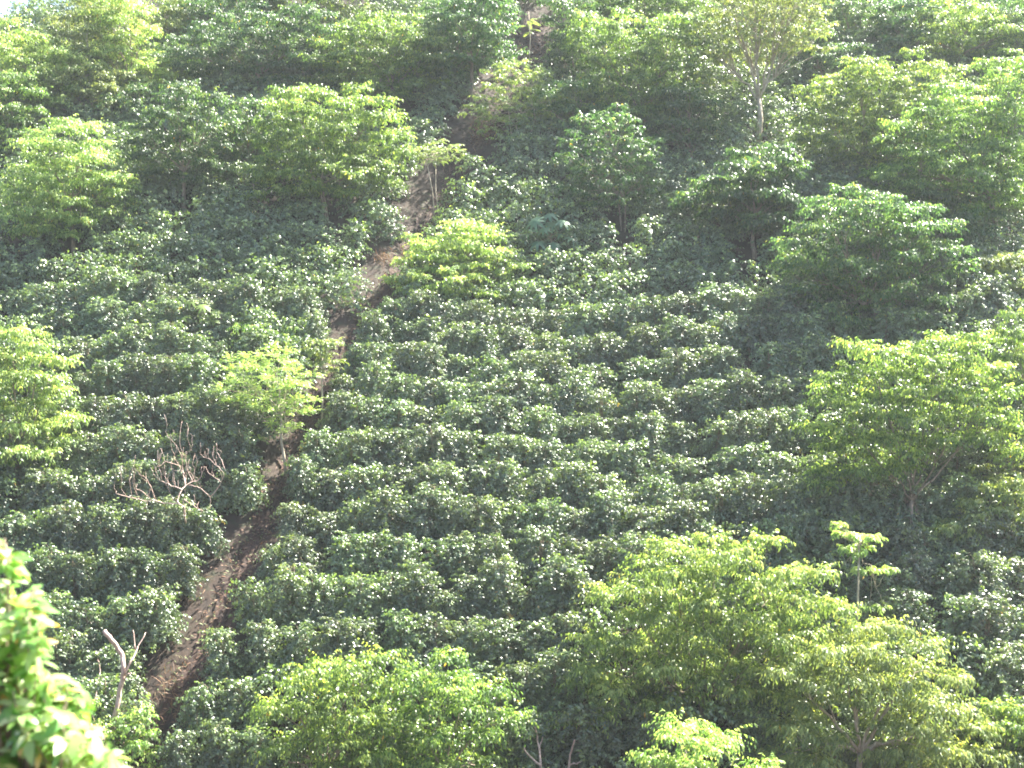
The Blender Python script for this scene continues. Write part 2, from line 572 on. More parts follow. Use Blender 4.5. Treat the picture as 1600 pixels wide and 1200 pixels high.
def palmate_plant(label, base, spots, mat, size=0.55, name='broad_leaved_plant', cat='plant', seed=3, fingers=9):
    """big lobed leaves on stalks; spots are photo pixels of the leaf centres"""
    rg = np.random.default_rng(seed)
    b = ground(*base)
    dep = project(b)[2]
    root = thing(name, label, cat, b)
    tb, lv = Tubes(5), Leaves()
    top = np.mean([at(px, py, dep) for px, py in spots], 0) - b
    top[2] -= 0.25
    tb.add([np.array([0, 0, -0.25]), top * 0.5 + rg.normal(0, 0.04, 3), top], [0.05, 0.04, 0.025])
    for px, py in spots:
        c = at(px, py, dep + rg.uniform(-0.6, 0.3)) - b
        st = top - np.array([0, 0, rg.uniform(0, 0.5)])
        tb.add(curve(st, c, 0.15, 5), np.linspace(0.015, 0.007, 5))
        out = unit(c - st); out[2] = 0
        nrm = unit(np.array([0, -0.35, 1.0]) + out * 0.5 + rg.normal(0, 0.2, 3))
        e1 = unit(np.cross(nrm, np.array([0.3, 1, 0.1])))
        e2 = np.cross(nrm, e1)
        ang = np.linspace(0, 2 * math.pi, fingers, endpoint=False) + rg.uniform(0, 1)
        A = np.cos(ang)[:, None] * e1 + np.sin(ang)[:, None] * e2 - nrm * 0.12
        s = size * rg.uniform(0.75, 1.15)
        lv.add(np.tile(c, (fingers, 1)), A, np.tile(nrm, (fingers, 1)), s * rg.uniform(0.8, 1.05, fingers), s * 0.24, rg.uniform(0.3, 1.0), 0.35)
    link('stem', tb.build('stem', M_stem), root)
    link('foliage', lv.build('foliage', mat), root)
    return root


# ---- shade trees among the coffee (photo pixels of the trunk foot and of the crown's lobes)
tree('light green shade tree with layered crown at left edge above the coffee rows', (115, 392), [(60, 290, 55, 40), (110, 235, 62, 48), (160, 300, 48, 46), (70, 345, 55, 28, -0.5), (120, 320, 70, 38)], M_pale, limbs=7, rad=0.09, young=0.3, fork=0.7)
tree('dark green tree with pale glints on its right side, beside the layered light tree', (288, 335), [(270, 190, 55, 48), (320, 200, 48, 50), (250, 240, 46, 40), (320, 255, 42, 32), (290, 150, 40, 24)], M_dark, limbs=6, fork=0.6)
tree('broad bright green shade tree with several bare stems left of the upper path', (520, 338), [(500, 185, 80, 48), (570, 210, 55, 55), (450, 240, 52, 45), (520, 260, 90, 45), (440, 290, 60, 24), (590, 260, 40, 40), (460, 165, 36, 22)], M_tree, limbs=8, rad=0.08, stems=3, young=0.3, fork=0.55)
tree('tall leafy tree with bright crown behind the broad multi-stemmed tree', (618, 190), [(590, 75, 70, 50), (650, 95, 40, 55), (540, 100, 50, 40), (600, 130, 60, 25), (620, 45, 45, 26)], M_tree, limbs=6, young=0.25, fork=0.6)
tree('pale glinting tree left of the bare soil at the top of the path', (738, 160), [(735, 35, 62, 48), (765, 80, 36, 40), (710, 90, 50, 36), (745, 0, 50, 26)], M_dark, limbs=6, young=0.3, fork=0.6)
tree('hazy round green tree near the ridge, left of the tall bright crown', (405, 160), [(400, 70, 62, 50), (460, 60, 50, 45), (340, 85, 55, 42), (300, 80, 40, 34), (500, 45, 40, 30)], M_dark, limbs=6, fork=0.5)
tree('loose scruffy small tree at the right edge of the upper path', (812, 222), [(812, 130, 48, 34), (775, 165, 42, 40), (850, 160, 42, 30), (800, 180, 40, 20)], M_olive, name='small_tree', limbs=6, rad=0.045, stems=3, cr=0.5, per=9, fork=0.5, bark=M_palebark)
tree('broad hazy green tree right of the top of the path', (1010, 220), [(985, 75, 60, 50), (1045, 60, 55, 45), (950, 120, 45, 50), (1040, 130, 60, 45), (990, 165, 70, 30), (930, 60, 40, 34)], M_tree, limbs=7, fork=0.4)
tree('tall open-crowned tree with pale forked trunk near the top', (1185, 222), [(1180, 40, 95, 52), (1255, 45, 45, 40), (1110, 55, 40, 42), (1200, -10, 90, 36), (1105, 120, 36, 10, -0.4)], M_olive, name='tall_tree', limbs=7, rad=0.15, bark=M_palebark, stems=1, fork=0.42, fill=0.9, per=16, cr=0.6, young=0.25, seed=91)
tree('shiny-leaved rounded tree directly below the tall pale-trunked tree', (1180, 402), [(1170, 280, 66, 38), (1215, 262, 34, 34), (1120, 305, 45, 38), (1180, 320, 65, 45), (1215, 325, 36, 28)], M_dark, limbs=6, fork=0.5, L=0.19, W=0.07)
tree('wide flat-topped bright tree right of the pale forked trunk', (1352, 305), [(1300, 140, 48, 32), (1370, 130, 58, 38), (1440, 120, 52, 34), (1400, 180, 70, 40), (1300, 190, 50, 42), (1360, 230, 70, 40), (1280, 240, 34, 30)], M_tree, limbs=7, young=0.35, fork=0.45)
tree('large leafy tree at the right edge with dark gap under its crown', (1560, 400), [(1500, 180, 72, 42), (1570, 190, 50, 50), (1440, 210, 60, 40), (1490, 250, 90, 50), (1570, 270, 50, 60), (1420, 280, 60, 38), (1590, 130, 30, 44), (1500, 310, 60, 34)], M_tree, limbs=8, rad=0.12, young=0.25, fork=0.6)
tree('spreading shaded green tree above the dark coffee on the right', (1372, 525), [(1330, 330, 62, 40), (1400, 350, 75, 50), (1280, 390, 62, 55), (1350, 420, 90, 60), (1460, 400, 55, 50), (1260, 450, 50, 40), (1400, 470, 80, 36), (1320, 480, 70, 34)], M_dark, limbs=8, rad=0.12, young=0.3, fork=0.35)
tree('bright-topped tree in the top right corner zone over dark forest', (1500, 130), [(1480, 60, 55, 30), (1540, 45, 50, 34), (1440, 75, 30, 22), (1500, 20, 60, 24)], M_tree, limbs=5, young=0.35, fork=0.6)
tree('thin-crowned grey green tree with dark slim stems in mid slope', (972, 362), [(950, 200, 46, 32), (985, 240, 40, 36), (920, 240, 42, 34), (950, 285, 60, 40), (1000, 290, 34, 30)], M_dark, name='small_tree', limbs=7, rad=0.05, stems=2, cr=0.52, per=14, fork=0.5, fill=0.85)
tree('bright light green shade tree just right of the middle of the path', (732, 465), [(725, 370, 48, 26), (685, 400, 54, 38), (765, 405, 50, 38), (720, 435, 86, 34), (648, 440, 40, 26, -0.3), (788, 445, 40, 28)], M_pale, limbs=7, rad=0.06, cr=0.58, per=26, young=0.3, fill=0.85, fork=0.4)
tree('yellow-green feathery tree with crooked pale stem beside the path', (447, 738), [(415, 585, 52, 40), (460, 600, 36, 40), (365, 605, 36, 34), (420, 625, 60, 28), (470, 640, 28, 18), (375, 572, 22, 16, 0.3), (425, 555, 28, 18), (440, 668, 30, 10, -0.2), (390, 690, 22, 8)], M_pale, name='feathery_tree', limbs=8, rad=0.055, cr=0.48, per=20, leaflets=14, L=0.085, W=0.032, hang=0.1, flat=0.75, young=0.55, up=0.25, fork=0.9, bark=M_palebark)
tree('low light green shrub behind the yellow-green feathery tree', (412, 570), [(400, 520, 36, 26), (440, 530, 34, 26), (375, 535, 26, 22), (420, 545, 48, 22)], M_tree, name='leafy_shrub', cat='shrub', limbs=5, rad=0.03, cr=0.45, per=11, young=0.3)
tree('sunlit pale green tree cut by the left edge of the photo', (28, 770), [(25, 540, 40, 40), (75, 585, 46, 36), (20, 600, 60, 50), (50, 640, 62, 40), (-30, 570, 50, 60), (30, 690, 60, 40, -0.4), (60, 730, 44, 34), (10, 520, 20, 22)], M_pale, limbs=8, rad=0.09, young=0.4, fork=0.6, L=0.16)
tree('big dense bright-topped shade tree with bare limbs at the lower right', (1435, 842), [(1480, 545, 60, 36), (1370, 565, 62, 34), (1430, 570, 60, 34), (1540, 590, 55, 50), (1320, 610, 50, 40), (1420, 630, 90, 50), (1310, 665, 50, 44), (1500, 660, 80, 50), (1390, 705, 74, 36), (1330, 705, 50, 34), (1315, 742, 46, 28), (1385, 738, 50, 22), (1560, 665, 40, 50)], M_tree, limbs=10, rad=0.10, stems=3, young=0.35, fork=0.35, fill=1.5)
tree('upright bright green tree at the right edge behind the big dense tree', (1610, 690), [(1590, 520, 34, 40), (1625, 560, 50, 60), (1590, 580, 40, 40)], M_tree, limbs=5, young=0.3)
tree('straggly olive green tree leaning at the right edge below the dense tree', (1600, 800), [(1570, 690, 40, 36), (1610, 720, 50, 50), (1545, 730, 34, 30)], M_olive, name='small_tree', limbs=5, rad=0.05, cr=0.55, per=10)
tree('wide bright green tree crown rising at the bottom, left of centre', (515, 1290), [(500, 1060, 62, 36), (560, 1050, 48, 32), (450, 1100, 46, 40), (540, 1110, 80, 50), (470, 1150, 60, 45), (560, 1170, 70, 50)], M_tree, limbs=8, rad=0.09, young=0.35, fork=0.5, L=0.14)
tree('bright green tree crown touching its twin at the bottom centre', (690, 1290), [(690, 1050, 56, 36), (740, 1075, 46, 36), (650, 1085, 50, 40), (700, 1120, 80, 50), (660, 1165, 80, 45), (770, 1120, 34, 40), (720, 1180, 60, 40)], M_tree, limbs=8, rad=0.09, young=0.35, fork=0.5, L=0.14)
tree('very large yellow-green tree with sloping bare limbs at lower right of centre', (1080, 1165), [(1060, 880, 62, 40), (1150, 875, 70, 42), (1220, 910, 56, 42), (1000, 930, 66, 46), (1110, 950, 100, 50), (1200, 970, 80, 50), (960, 1000, 56, 40), (1040, 1020, 90, 40), (950, 1060, 60, 36), (1270, 940, 50, 44), (1010, 1085, 70, 32), (1250, 1000, 56, 44), (920, 1100, 50, 36), (1120, 1060, 60, 40), (1180, 1060, 60, 44)], M_pale, limbs=12, rad=0.10, stems=2, young=0.3, fork=0.4, L=0.15, seed=77)
tree('olive yellow spreading tree with forked grey trunk in the bottom right', (1338, 1185), [(1330, 1010, 66, 36), (1400, 1005, 46, 26), (1270, 1040, 56, 40), (1460, 1050, 56, 34), (1350, 1060, 90, 45), (1240, 1060, 46, 40), (1430, 1100, 80, 44), (1250, 1125, 60, 40), (1490, 1120, 40, 40), (1395, 1110, 60, 30), (1240, 1175, 60, 34), (1430, 1170, 80, 40), (1520, 1170, 40, 34)], M_olive, limbs=9, rad=0.10, young=0.45, fork=0.7, L=0.17, W=0.05, d=36.0, bark=M_palebark, seed=51)
tree('tall slim sapling with tufted yellow-green top above the olive tree', (1337, 1060), [(1335, 838, 28, 12), (1308, 826, 16, 9), (1362, 838, 14, 9), (1335, 858, 22, 11), (1372, 888, 16, 9), (1338, 885, 12, 10), (1308, 900, 12, 7), (1372, 950, 14, 8)], M_pale, name='sapling', cat='sapling', limbs=7, rad=0.04, cr=0.34, per=13, leaflets=9, L=0.15, W=0.05, hang=0.6, young=0.6, fork=1.2, bark=M_palebark)
tree('yellowish bushy treetop poking up at the bottom edge', (1090, 1260), [(1090, 1145, 54, 30), (1050, 1175, 40, 30), (1130, 1165, 46, 34), (1170, 1185, 40, 24), (1090, 1200, 80, 30)], M_pale, limbs=6, rad=0.06, young=0.45, L=0.14, d=32.5)
tree('light green leafy shrub at the foot of the broken dead trunk', (200, 1230), [(215, 1130, 30, 26), (145, 1150, 36, 30), (220, 1170, 38, 38), (170, 1190, 56, 32), (120, 1110, 22, 22)], M_pale, name='leafy_shrub', cat='shrub', limbs=6, rad=0.04, cr=0.42, per=22, young=0.3, L=0.12)
tree('pale sunlit leafy shrub in the bottom right corner', (1560, 1230), [(1570, 1130, 46, 36), (1540, 1165, 50, 30), (1600, 1150, 40, 50), (1500, 1180, 40, 26)], M_tree, name='leafy_shrub', cat='shrub', limbs=5, rad=0.04, cr=0.5, young=0.4)
tree('whitish glinting shrub at right edge under the dense tree', (1560, 880), [(1575, 770, 30, 26), (1540, 800, 40, 30), (1590, 810, 40, 34), (1490, 825, 40, 22)], M_olive, name='leafy_shrub', cat='shrub', limbs=5, rad=0.04, cr=0.5, young=0.3)

# ---- forest along the ridge
RF = 'forest trees along the ridge'
tree('pale hazy tree in the top left corner against the sky', (70, 190), [(50, 90, 60, 40), (20, 60, 40, 30), (100, 110, 50, 36), (60, 140, 60, 34), (-20, 110, 50, 50)], M_pale, name='forest_tree', limbs=6, young=0.3, group=RF, fill=0.6)
tree('grey green open tree beside the sky gap at the top left', (135, 150), [(115, 45, 36, 32), (160, 60, 42, 36), (140, 20, 40, 26), (120, 90, 44, 30)], M_olive, name='forest_tree', limbs=6, bark=M_palebark, group=RF, fill=0.55)
tree('yellow-green feathery tree on the ridge right of the corner tree', (215, 170), [(205, 55, 48, 36), (180, 100, 40, 36), (220, 120, 42, 36), (230, 90, 30, 20), (180, 10, 50, 24)], M_pale, name='forest_tree', limbs=6, young=0.5, group=RF)
tree('dark shrubby tree below the feathery ridge tree at far left', (150, 190), [(120, 120, 40, 32), (160, 140, 42, 34), (105, 160, 40, 26), (60, 180, 50, 30)], M_olive, name='forest_tree', limbs=6, group=RF)  # lighter olive leaves stand in for the glow in this corner
tree('dark green crown leaning in from the left edge above the light layered tree', (10, 260), [(10, 150, 46, 40), (0, 200, 44, 40), (40, 210, 40, 28)], M_tree, name='forest_tree', limbs=5, group=RF)
tree('dark blue-green ridge tree above the hazy round tree', (340, 70), [(330, 10, 50, 24), (380, 5, 50, 28), (310, 40, 40, 20)], M_dark, name='forest_tree', limbs=5, group=RF)
tree('grey green ridge tree at the top, left of the tall bright crown', (270, 90), [(260, 20, 40, 30), (285, 55, 34, 28), (240, 40, 28, 24)], M_olive, name='forest_tree', limbs=5, group=RF)
tree('green ridge tree at the very top above the tall leafy tree', (470, 60), [(460, 0, 60, 26), (530, 10, 56, 26), (500, -20, 60, 30)], M_tree, name='forest_tree', limbs=5, group=RF)
tree('dark tall ridge tree directly above the bare soil', (815, 40), [(830, -40, 60, 36), (880, -10, 46, 30), (790, -30, 40, 40)], M_dark, name='forest_tree', limbs=5, group=RF)
tree('shaded blue-green tree hanging over the right side of the bare soil', (905, 160), [(900, 70, 34, 48), (890, 25, 34, 34), (915, 120, 34, 36)], M_dark, name='forest_tree', limbs=6, group=RF)
tree('dense green ridge tree at the top above the broad hazy tree', (1010, 70), [(960, -5, 60, 34), (1020, -10, 60, 36), (1070, 15, 40, 34)], M_tree, name='forest_tree', limbs=5, group=RF)
tree('dark ridge tree behind the right side of the tall open crown', (1330, 90), [(1320, 10, 50, 34), (1370, 35, 46, 34), (1310, 60, 36, 26)], M_dark, name='forest_tree', limbs=5, group=RF)
tree('shadowy tree filling the gap below the bright-topped corner tree', (1440, 120), [(1400, 70, 40, 34), (1420, 20, 44, 34), (1380, 95, 34, 20)], M_dark, name='forest_tree', limbs=5, group=RF)
tree('dark tree in the extreme top right corner', (1590, 110), [(1590, 30, 40, 40), (1620, 70, 40, 50), (1560, 85, 36, 26)], M_dark, name='forest_tree', limbs=5, group=RF)
tree('ragged bright green sapling in front of the large right-edge tree', (1580, 170), [(1578, 95, 12, 24), (1550, 120, 16, 16), (1590, 125, 14, 18)], M_tree, name='sapling', cat='sapling', limbs=3, rad=0.03, cr=0.42, young=0.5)

tree('dark bushy tree below the shaded blue-green tree by the bare soil', (900, 240), [(890, 155, 40, 36), (930, 185, 44, 32), (905, 205, 36, 24)], M_dark, name='forest_tree', limbs=5, group=RF)
tree('mid green tree wedged between the hazy round tree and the broad bright one', (470, 160), [(470, 105, 44, 32), (440, 130, 36, 26), (500, 125, 36, 26)], M_dark, name='forest_tree', limbs=5, group=RF)
tree('dark leafy tree under the large right-edge tree, above the spreading shaded one', (1480, 410), [(1480, 345, 60, 40), (1520, 370, 46, 40), (1440, 330, 40, 30)], M_dark, name='forest_tree', limbs=5)
tree('pale olive shrub at the right edge above the big dense tree', (1580, 480), [(1565, 410, 36, 24), (1592, 440, 34, 26), (1545, 440, 30, 20)], M_olive, name='leafy_shrub', cat='shrub', limbs=4, rad=0.03, cr=0.5)
tree('dark tree behind the wide flat-topped bright tree at the upper right', (1290, 150), [(1270, 75, 40, 34), (1310, 95, 40, 30)], M_dark, name='forest_tree', limbs=5, group=RF)
tree('dark understorey tree between the two left shade trees and the far left ridge', (225, 205), [(215, 160, 36, 28), (190, 190, 32, 22)], M_dark, name='forest_tree', limbs=4, group=RF)

tree('full green tree joining the hazy round tree to the tall bright crown', (560, 150), [(545, 95, 44, 34), (520, 70, 40, 30), (570, 60, 40, 30)], M_tree, name='forest_tree', limbs=5, group=RF)
tree('shady green tree behind the pale glinting tree, close to the bare soil', (690, 130), [(685, 40, 44, 40), (700, 85, 40, 30)], M_dark, name='forest_tree', limbs=5, group=RF)
tree('leafy green tree between the broad hazy tree and the pale forked trunk', (1085, 260), [(1075, 165, 44, 34), (1055, 200, 44, 30), (1100, 195, 36, 26)], M_dark, name='forest_tree', limbs=5, group=RF)
tree('tall bright tree filling the upper right edge above the large right-edge tree', (1600, 230), [(1570, 120, 40, 34), (1610, 150, 40, 40), (1540, 140, 36, 28)], M_tree, name='forest_tree', limbs=5, group=RF)
tree('soft green tree below the hazy round tree, left of the broad multi-stemmed one', (385, 290), [(380, 215, 34, 34), (395, 180, 34, 28), (370, 245, 26, 20)], M_dark, name='forest_tree', limbs=5, group=RF)

# ---- saplings and broad-leaved plants
tree('slim umbrella-topped sapling with two pale stems left of the upper path', (690, 342), [(682, 226, 26, 9), (662, 238, 20, 9), (704, 236, 18, 9), (685, 246, 26, 8)], M_olive, name='sapling', cat='sapling', limbs=5, rad=0.03, stems=2, cr=0.36, per=8, leaflets=11, L=0.11, W=0.035, hang=0.3, flat=0.5, young=0.3, fork=0.85, bark=M_palebark)
tree('slender sapling with pinnate crown at the path edge beside the feathery tree', (503, 670), [(508, 535, 20, 12), (498, 555, 22, 14), (515, 572, 18, 14), (500, 585, 14, 8)], M_olive, name='sapling', cat='sapling', limbs=5, rad=0.036, cr=0.36, per=15, leaflets=11, L=0.13, W=0.045, hang=0.4, flat=0.6, young=0.2, fork=0.75, bark=M_palebark)
frond_tree('thin wispy sapling with few long leaves on the bare soil', (826, 108), (826, 18), 9, 0.85, M_olive, seed=13, rad=0.03, spread=1.2, droop=0.4, tilt=(-0.1, 0.6))
frond_tree('leaning bare-stemmed sapling with tiny tuft right of the wispy one', (852, 102), (858, 36), 6, 0.5, M_dark, seed=14, rad=0.028, droop=0.4)
frond_tree('dark spiky dracaena-like tuft on a thin stem by the feathery ridge tree', (245, 140), (245, 98), 26, 0.7, M_dark, name='spiky_tree', cat='tree', seed=15, rad=0.05, droop=0.35, tilt=(-0.3, 1.3), pairs=8, L=0.22)
frond_tree('slim pale sapling in the gap between the dark tree and broad bright tree', (398, 330), (396, 282), 8, 0.6, M_tree, seed=16, rad=0.028)
palmate_plant('pale blue-green plant with big lobed leaves in mid slope', (858, 425), [(835, 345), (858, 335), (880, 345), (825, 362), (850, 358), (878, 365), (895, 372), (840, 378), (868, 382), (890, 350), (862, 350)], M_blue, size=0.62, seed=21)
palmate_plant('low plant with flat bright green lobed leaves among the left coffee', (320, 540), [(275, 482), (298, 470), (318, 478), (340, 488), (362, 494), (330, 498), (308, 492), (350, 505), (285, 496)], M_pale, size=0.45, seed=22)
tree('greyish half-bare small bush amid the dark coffee right of centre', (845, 490), [(840, 452, 24, 14), (860, 468, 22, 12), (825, 465, 18, 12)], M_blue, name='leafy_shrub', cat='shrub', limbs=4, rad=0.025, cr=0.4, per=7)
tree('low rounded bush draped in fine light vines in mid slope', (840, 560), [(835, 525, 28, 16), (858, 535, 24, 14), (815, 540, 22, 14)], M_tree, name='vine_covered_bush', cat='shrub', limbs=4, rad=0.025, cr=0.42, per=22, leaflets=12, L=0.07, W=0.04)


# ---- dead wood
def dead_wood(label, base, strokes, r0, name='dead_tree', scale=1.0, seed=0, twigs=0, fwd=0.5, conv=lambda X, Y: (X, Y)):
    rg = np.random.default_rng(seed)
    b = ground(*base)
    dep = project(b)[2]
    tb = Tubes(6)
    for pts, ra, rb in strokes:
        P = []
        for X, Y in pts:
            px, py = conv(X, Y)
            P.append(at(px, py, dep - fwd + 0.5 * math.sin(px * 0.045 + 1) * math.cos(py * 0.06)) - b)
        P = np.array(P)
        # resample so that the limb bends softly
        t = np.linspace(0, 1, len(P)); tt = np.linspace(0, 1, len(P) * 3)
        Q = np.column_stack([np.interp(tt, t, P[:, i]) for i in range(3)])
        Q[1:-1] = (Q[:-2] + 2 * Q[1:-1] + Q[2:]) / 4
        Q[1:-1] += rg.normal(0, 0.012, (len(Q) - 2, 3))
        tb.add(Q, np.linspace(ra, rb, len(Q)) * r0)
        if twigs:
            for i in rg.choice(np.arange(1, len(Q)), min(len(Q) - 1, twigs), replace=False):
                tw = np.array([rg.normal(0, 0.12), rg.normal(0, 0.12), 1.0]) * rg.uniform(0.15, 0.5)
                mid_ = Q[i] + tw * 0.5 + rg.normal(0, 0.04, 3)
                tb.add([Q[i], mid_, Q[i] + tw + rg.normal(0, 0.04, 3)], [0.009, 0.007, 0.004])
    root = thing(name, label, 'dead tree', b)
    link('branches', tb.build('branches', M_deadwood), root)
    return root


z1 = lambda X, Y: (160 + X * 0.15, 640 + Y * 0.15)
S = [([(870, 1180), (850, 1080), (848, 1000), (760, 970), (640, 980), (540, 940), (440, 955), (300, 915), (150, 880), (145, 850)], 1.0, 0.35),
     ([(380, 930), (320, 800), (325, 690)], .35, .15), ([(310, 920), (275, 700), (295, 670)], .35, .15),
     ([(500, 930), (430, 860), (360, 830), (330, 740), (325, 680)], .5, .18), ([(540, 930), (510, 820), (450, 710), (380, 670), (330, 610)], .55, .2),
     ([(740, 950), (680, 800), (650, 760)], .3, .15), ([(560, 950), (480, 760), (400, 700)], .35, .14), ([(250, 900), (190, 800), (205, 750)], .25, .12),
     ([(800, 980), (770, 940), (830, 830), (860, 790), (930, 760), (1000, 740), (1050, 650), (1060, 590)], .9, .3),
     ([(860, 790), (870, 700), (840, 640), (760, 640), (710, 600)], .6, .22), ([(860, 780), (830, 600), (830, 480), (800, 300), (830, 120)], .6, .15),
     ([(830, 835), (700, 780), (610, 740), (540, 690), (510, 610)], .7, .25), ([(820, 600), (740, 560), (650, 540), (630, 460), (600, 400)], .5, .18),
     ([(650, 540), (580, 600), (560, 570)], .35, .2), ([(900, 790), (1000, 800), (1060, 850), (1125, 910), (1130, 1000), (1100, 1040)], .6, .25),
     ([(1125, 910), (1230, 780), (1275, 660), (1200, 590), (1120, 520), (1095, 440)], .55, .18), ([(1275, 620), (1240, 520), (1190, 440), (1185, 350)], .4, .15),
     ([(1230, 750), (1180, 710), (1100, 660), (1075, 590)], .4, .15), ([(830, 640), (760, 520), (720, 400), (710, 300), (650, 250), (680, 150)], .45, .12),
     ([(830, 500), (790, 400), (740, 330), (700, 310)], .4, .12), ([(880, 700), (860, 520), (880, 470)], .35, .14), ([(935, 740), (990, 540)], .3, .12),
     ([(850, 480), (930, 430), (880, 290), (890, 240)], .35, .12), ([(930, 430), (935, 330)], .4, .25), ([(1200, 600), (1150, 480), (1145, 440)], .3, .12),
     ([(1040, 480), (1010, 450)], .3, .2), ([(1120, 520), (1040, 480)], .3, .25), ([(940, 750), (880, 620), (870, 540)], .4, .15), ([(970, 740), (900, 640)], .3, .12),
     ([(600, 740), (560, 640), (530, 560)], .3, .12), ([(620, 740), (600, 640), (590, 590)], .3, .12), ([(700, 780), (640, 680), (620, 600)], .3, .12),
     ([(760, 790), (740, 680), (720, 600)], .3, .12), ([(870, 1100), (835, 1000), (845, 930), (870, 950), (1000, 1030), (1050, 1060)], .5, .55), ([(1000, 1030), (960, 960), (965, 930)], .3, .15)]
dead_wood('bare dead tree with pinkish grey spreading branches left of the path', (292, 830), S, 0.030, seed=4, twigs=2, fwd=1.5, conv=z1)
z2 = lambda X, Y: (100 + X * 0.1875, 960 + Y * 0.1875)
S = [([(335, 135), (400, 220), (460, 290), (490, 350), (500, 450), (490, 540), (460, 650), (440, 780), (410, 900), (390, 1010), (380, 1200)], 1.0, 1.25),
     ([(505, 510), (550, 400), (610, 280), (680, 150)], .55, .2), ([(595, 290), (575, 130)], .3, .15), ([(490, 560), (530, 500), (560, 490)], .4, .3)]
dead_wood('broken dead trunk curving up among coffee at the lower left', (178, 1160), S, 0.072, name='dead_tree', seed=5, conv=z2)
S = [([(215, 1000), (230, 820), (270, 640), (300, 500), (300, 440), (280, 380)], 1.0, .5)]
dead_wood('thin crooked grey pole of dead wood left of the broken trunk', (142, 1150), S, 0.026, name='dead_sapling', seed=6, conv=z2)
z3 = lambda X, Y: (530 + X * 0.3375, 800 + Y * 0.3375)
S = [([(940, 1290), (935, 1185), (920, 1040), (905, 990)], 1.0, .4), ([(930, 1170), (870, 1120), (855, 1090)], .7, .3), ([(925, 1100), (945, 1030)], .5, .25)]
dead_wood('pinkish forked bare twig sticking up at the bottom edge', (848, 1225), S, 0.05, name='dead_sapling', seed=7, conv=z3)
S = [([(1050, 1290), (1060, 1185), (1070, 1120), (1090, 1055)], 1.0, .4), ([(1060, 1170), (1110, 1160), (1135, 1150)], .6, .3)]
dead_wood('bare Y-shaped twig right of the pinkish forked one', (888, 1225), S, 0.05, name='dead_sapling', seed=8, conv=z3)

# ---- the sunlit shrub on the near bank
rg = np.random.default_rng(31)
fp = at(30, 1100, 5.4)
fb = np.array([fp[0], fp[1], float(terrain(fp[0], fp[1]))])
root = thing('foreground_shrub', 'sunlit glossy light green shrub close by in the lower left corner', 'shrub', fb)
tips = []
for cx, cy_, rx, ry, n in ((38, 965, 36, 60, 22), (70, 1085, 64, 56, 34), (30, 1140, 60, 60, 36), (120, 1150, 58, 45, 30), (165, 1195, 40, 30, 17), (-30, 1000, 50, 110, 30), (2, 850, 20, 34, 5), (60, 1230, 110, 40, 40)):
    for _ in range(n):
        u = unit(rg.normal(size=3)) * rg.random() ** 0.4
        tips.append(at(cx + u[0] * rx, cy_ - u[2] * ry, 5.4 + u[1] * 0.42 - (cx - 30) * 0.001))
tips = np.array(tips) - fb
lv, tb = Leaves(), Tubes(6)
G, a = kmeans(tips, 9, rg)
for j in range(9):
    g = G[j] * np.array([0.8, 0.8, 1]) - np.array([0, 0, 0.2])
    st = curve(np.array([*(rg.normal(0, 0.07, 2)), -0.2]), g, 0.4, 9)
    tb.add(st, np.linspace(0.035, 0.014, 9))
    for p in tips[a == j]:
        c2 = curve(st[int(rg.integers(5, 9))], p, 0.06, 5)
        tb.add(c2, np.linspace(0.009, 0.003, 5))
        out = unit(c2[-1] - c2[-3])
        n = int(rg.integers(9, 15))
        ph = np.arange(n) * 2.4 + rg.uniform(0, 6)
        back = rg.uniform(0, 0.16, n)
        e1 = unit(np.cross(out, [0.2, 0.3, 1])); e2 = np.cross(out, e1)
        A = out * rg.uniform(0.1, 0.8, n)[:, None] + np.cos(ph)[:, None] * e1 + np.sin(ph)[:, None] * e2
        A[:, 2] -= rg.uniform(0.0, 0.8, n)
        P = p - out * back[:, None]
        N = np.tile(np.array([0, -0.15, 1.0]), (n, 1)) + rg.normal(0, 0.35, (n, 3))
        ti = rg.uniform(0, 0.9, n)
        ti = np.where(rg.random(n) < 0.04, 1.0, ti)
        k = rg.uniform(0.7, 1.2, n)
        lv.add(P, A, N, 0.100 * k, 0.042 * k, ti, 0.4)
link('stem', tb.build('stem', M_stem), root)
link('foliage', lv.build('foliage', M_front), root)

# ---- dry grass and weeds along the path
lv = Leaves()
rg = np.random.default_rng(41)


def tuft(px, py, n, h, spread, tl, th):
    c = ground(px, py)
    x = c[0] + rg.normal(0, spread, n); y = c[1] + rg.normal(0, spread, n)
    z = ground_z(x, y) + 0.02
    A = np.column_stack([rg.normal(0, 0.55, n), rg.normal(-0.25, 0.5, n), rg.uniform(0.5, 1.2, n)])
    lv.add(np.column_stack([x, y, z]), A, np.column_stack([rg.normal(size=n), rg.normal(size=n), np.full(n, 0.5)]), h * rg.uniform(0.5, 1.2, n), 0.022, rg.uniform(tl, th, n), 0.6)


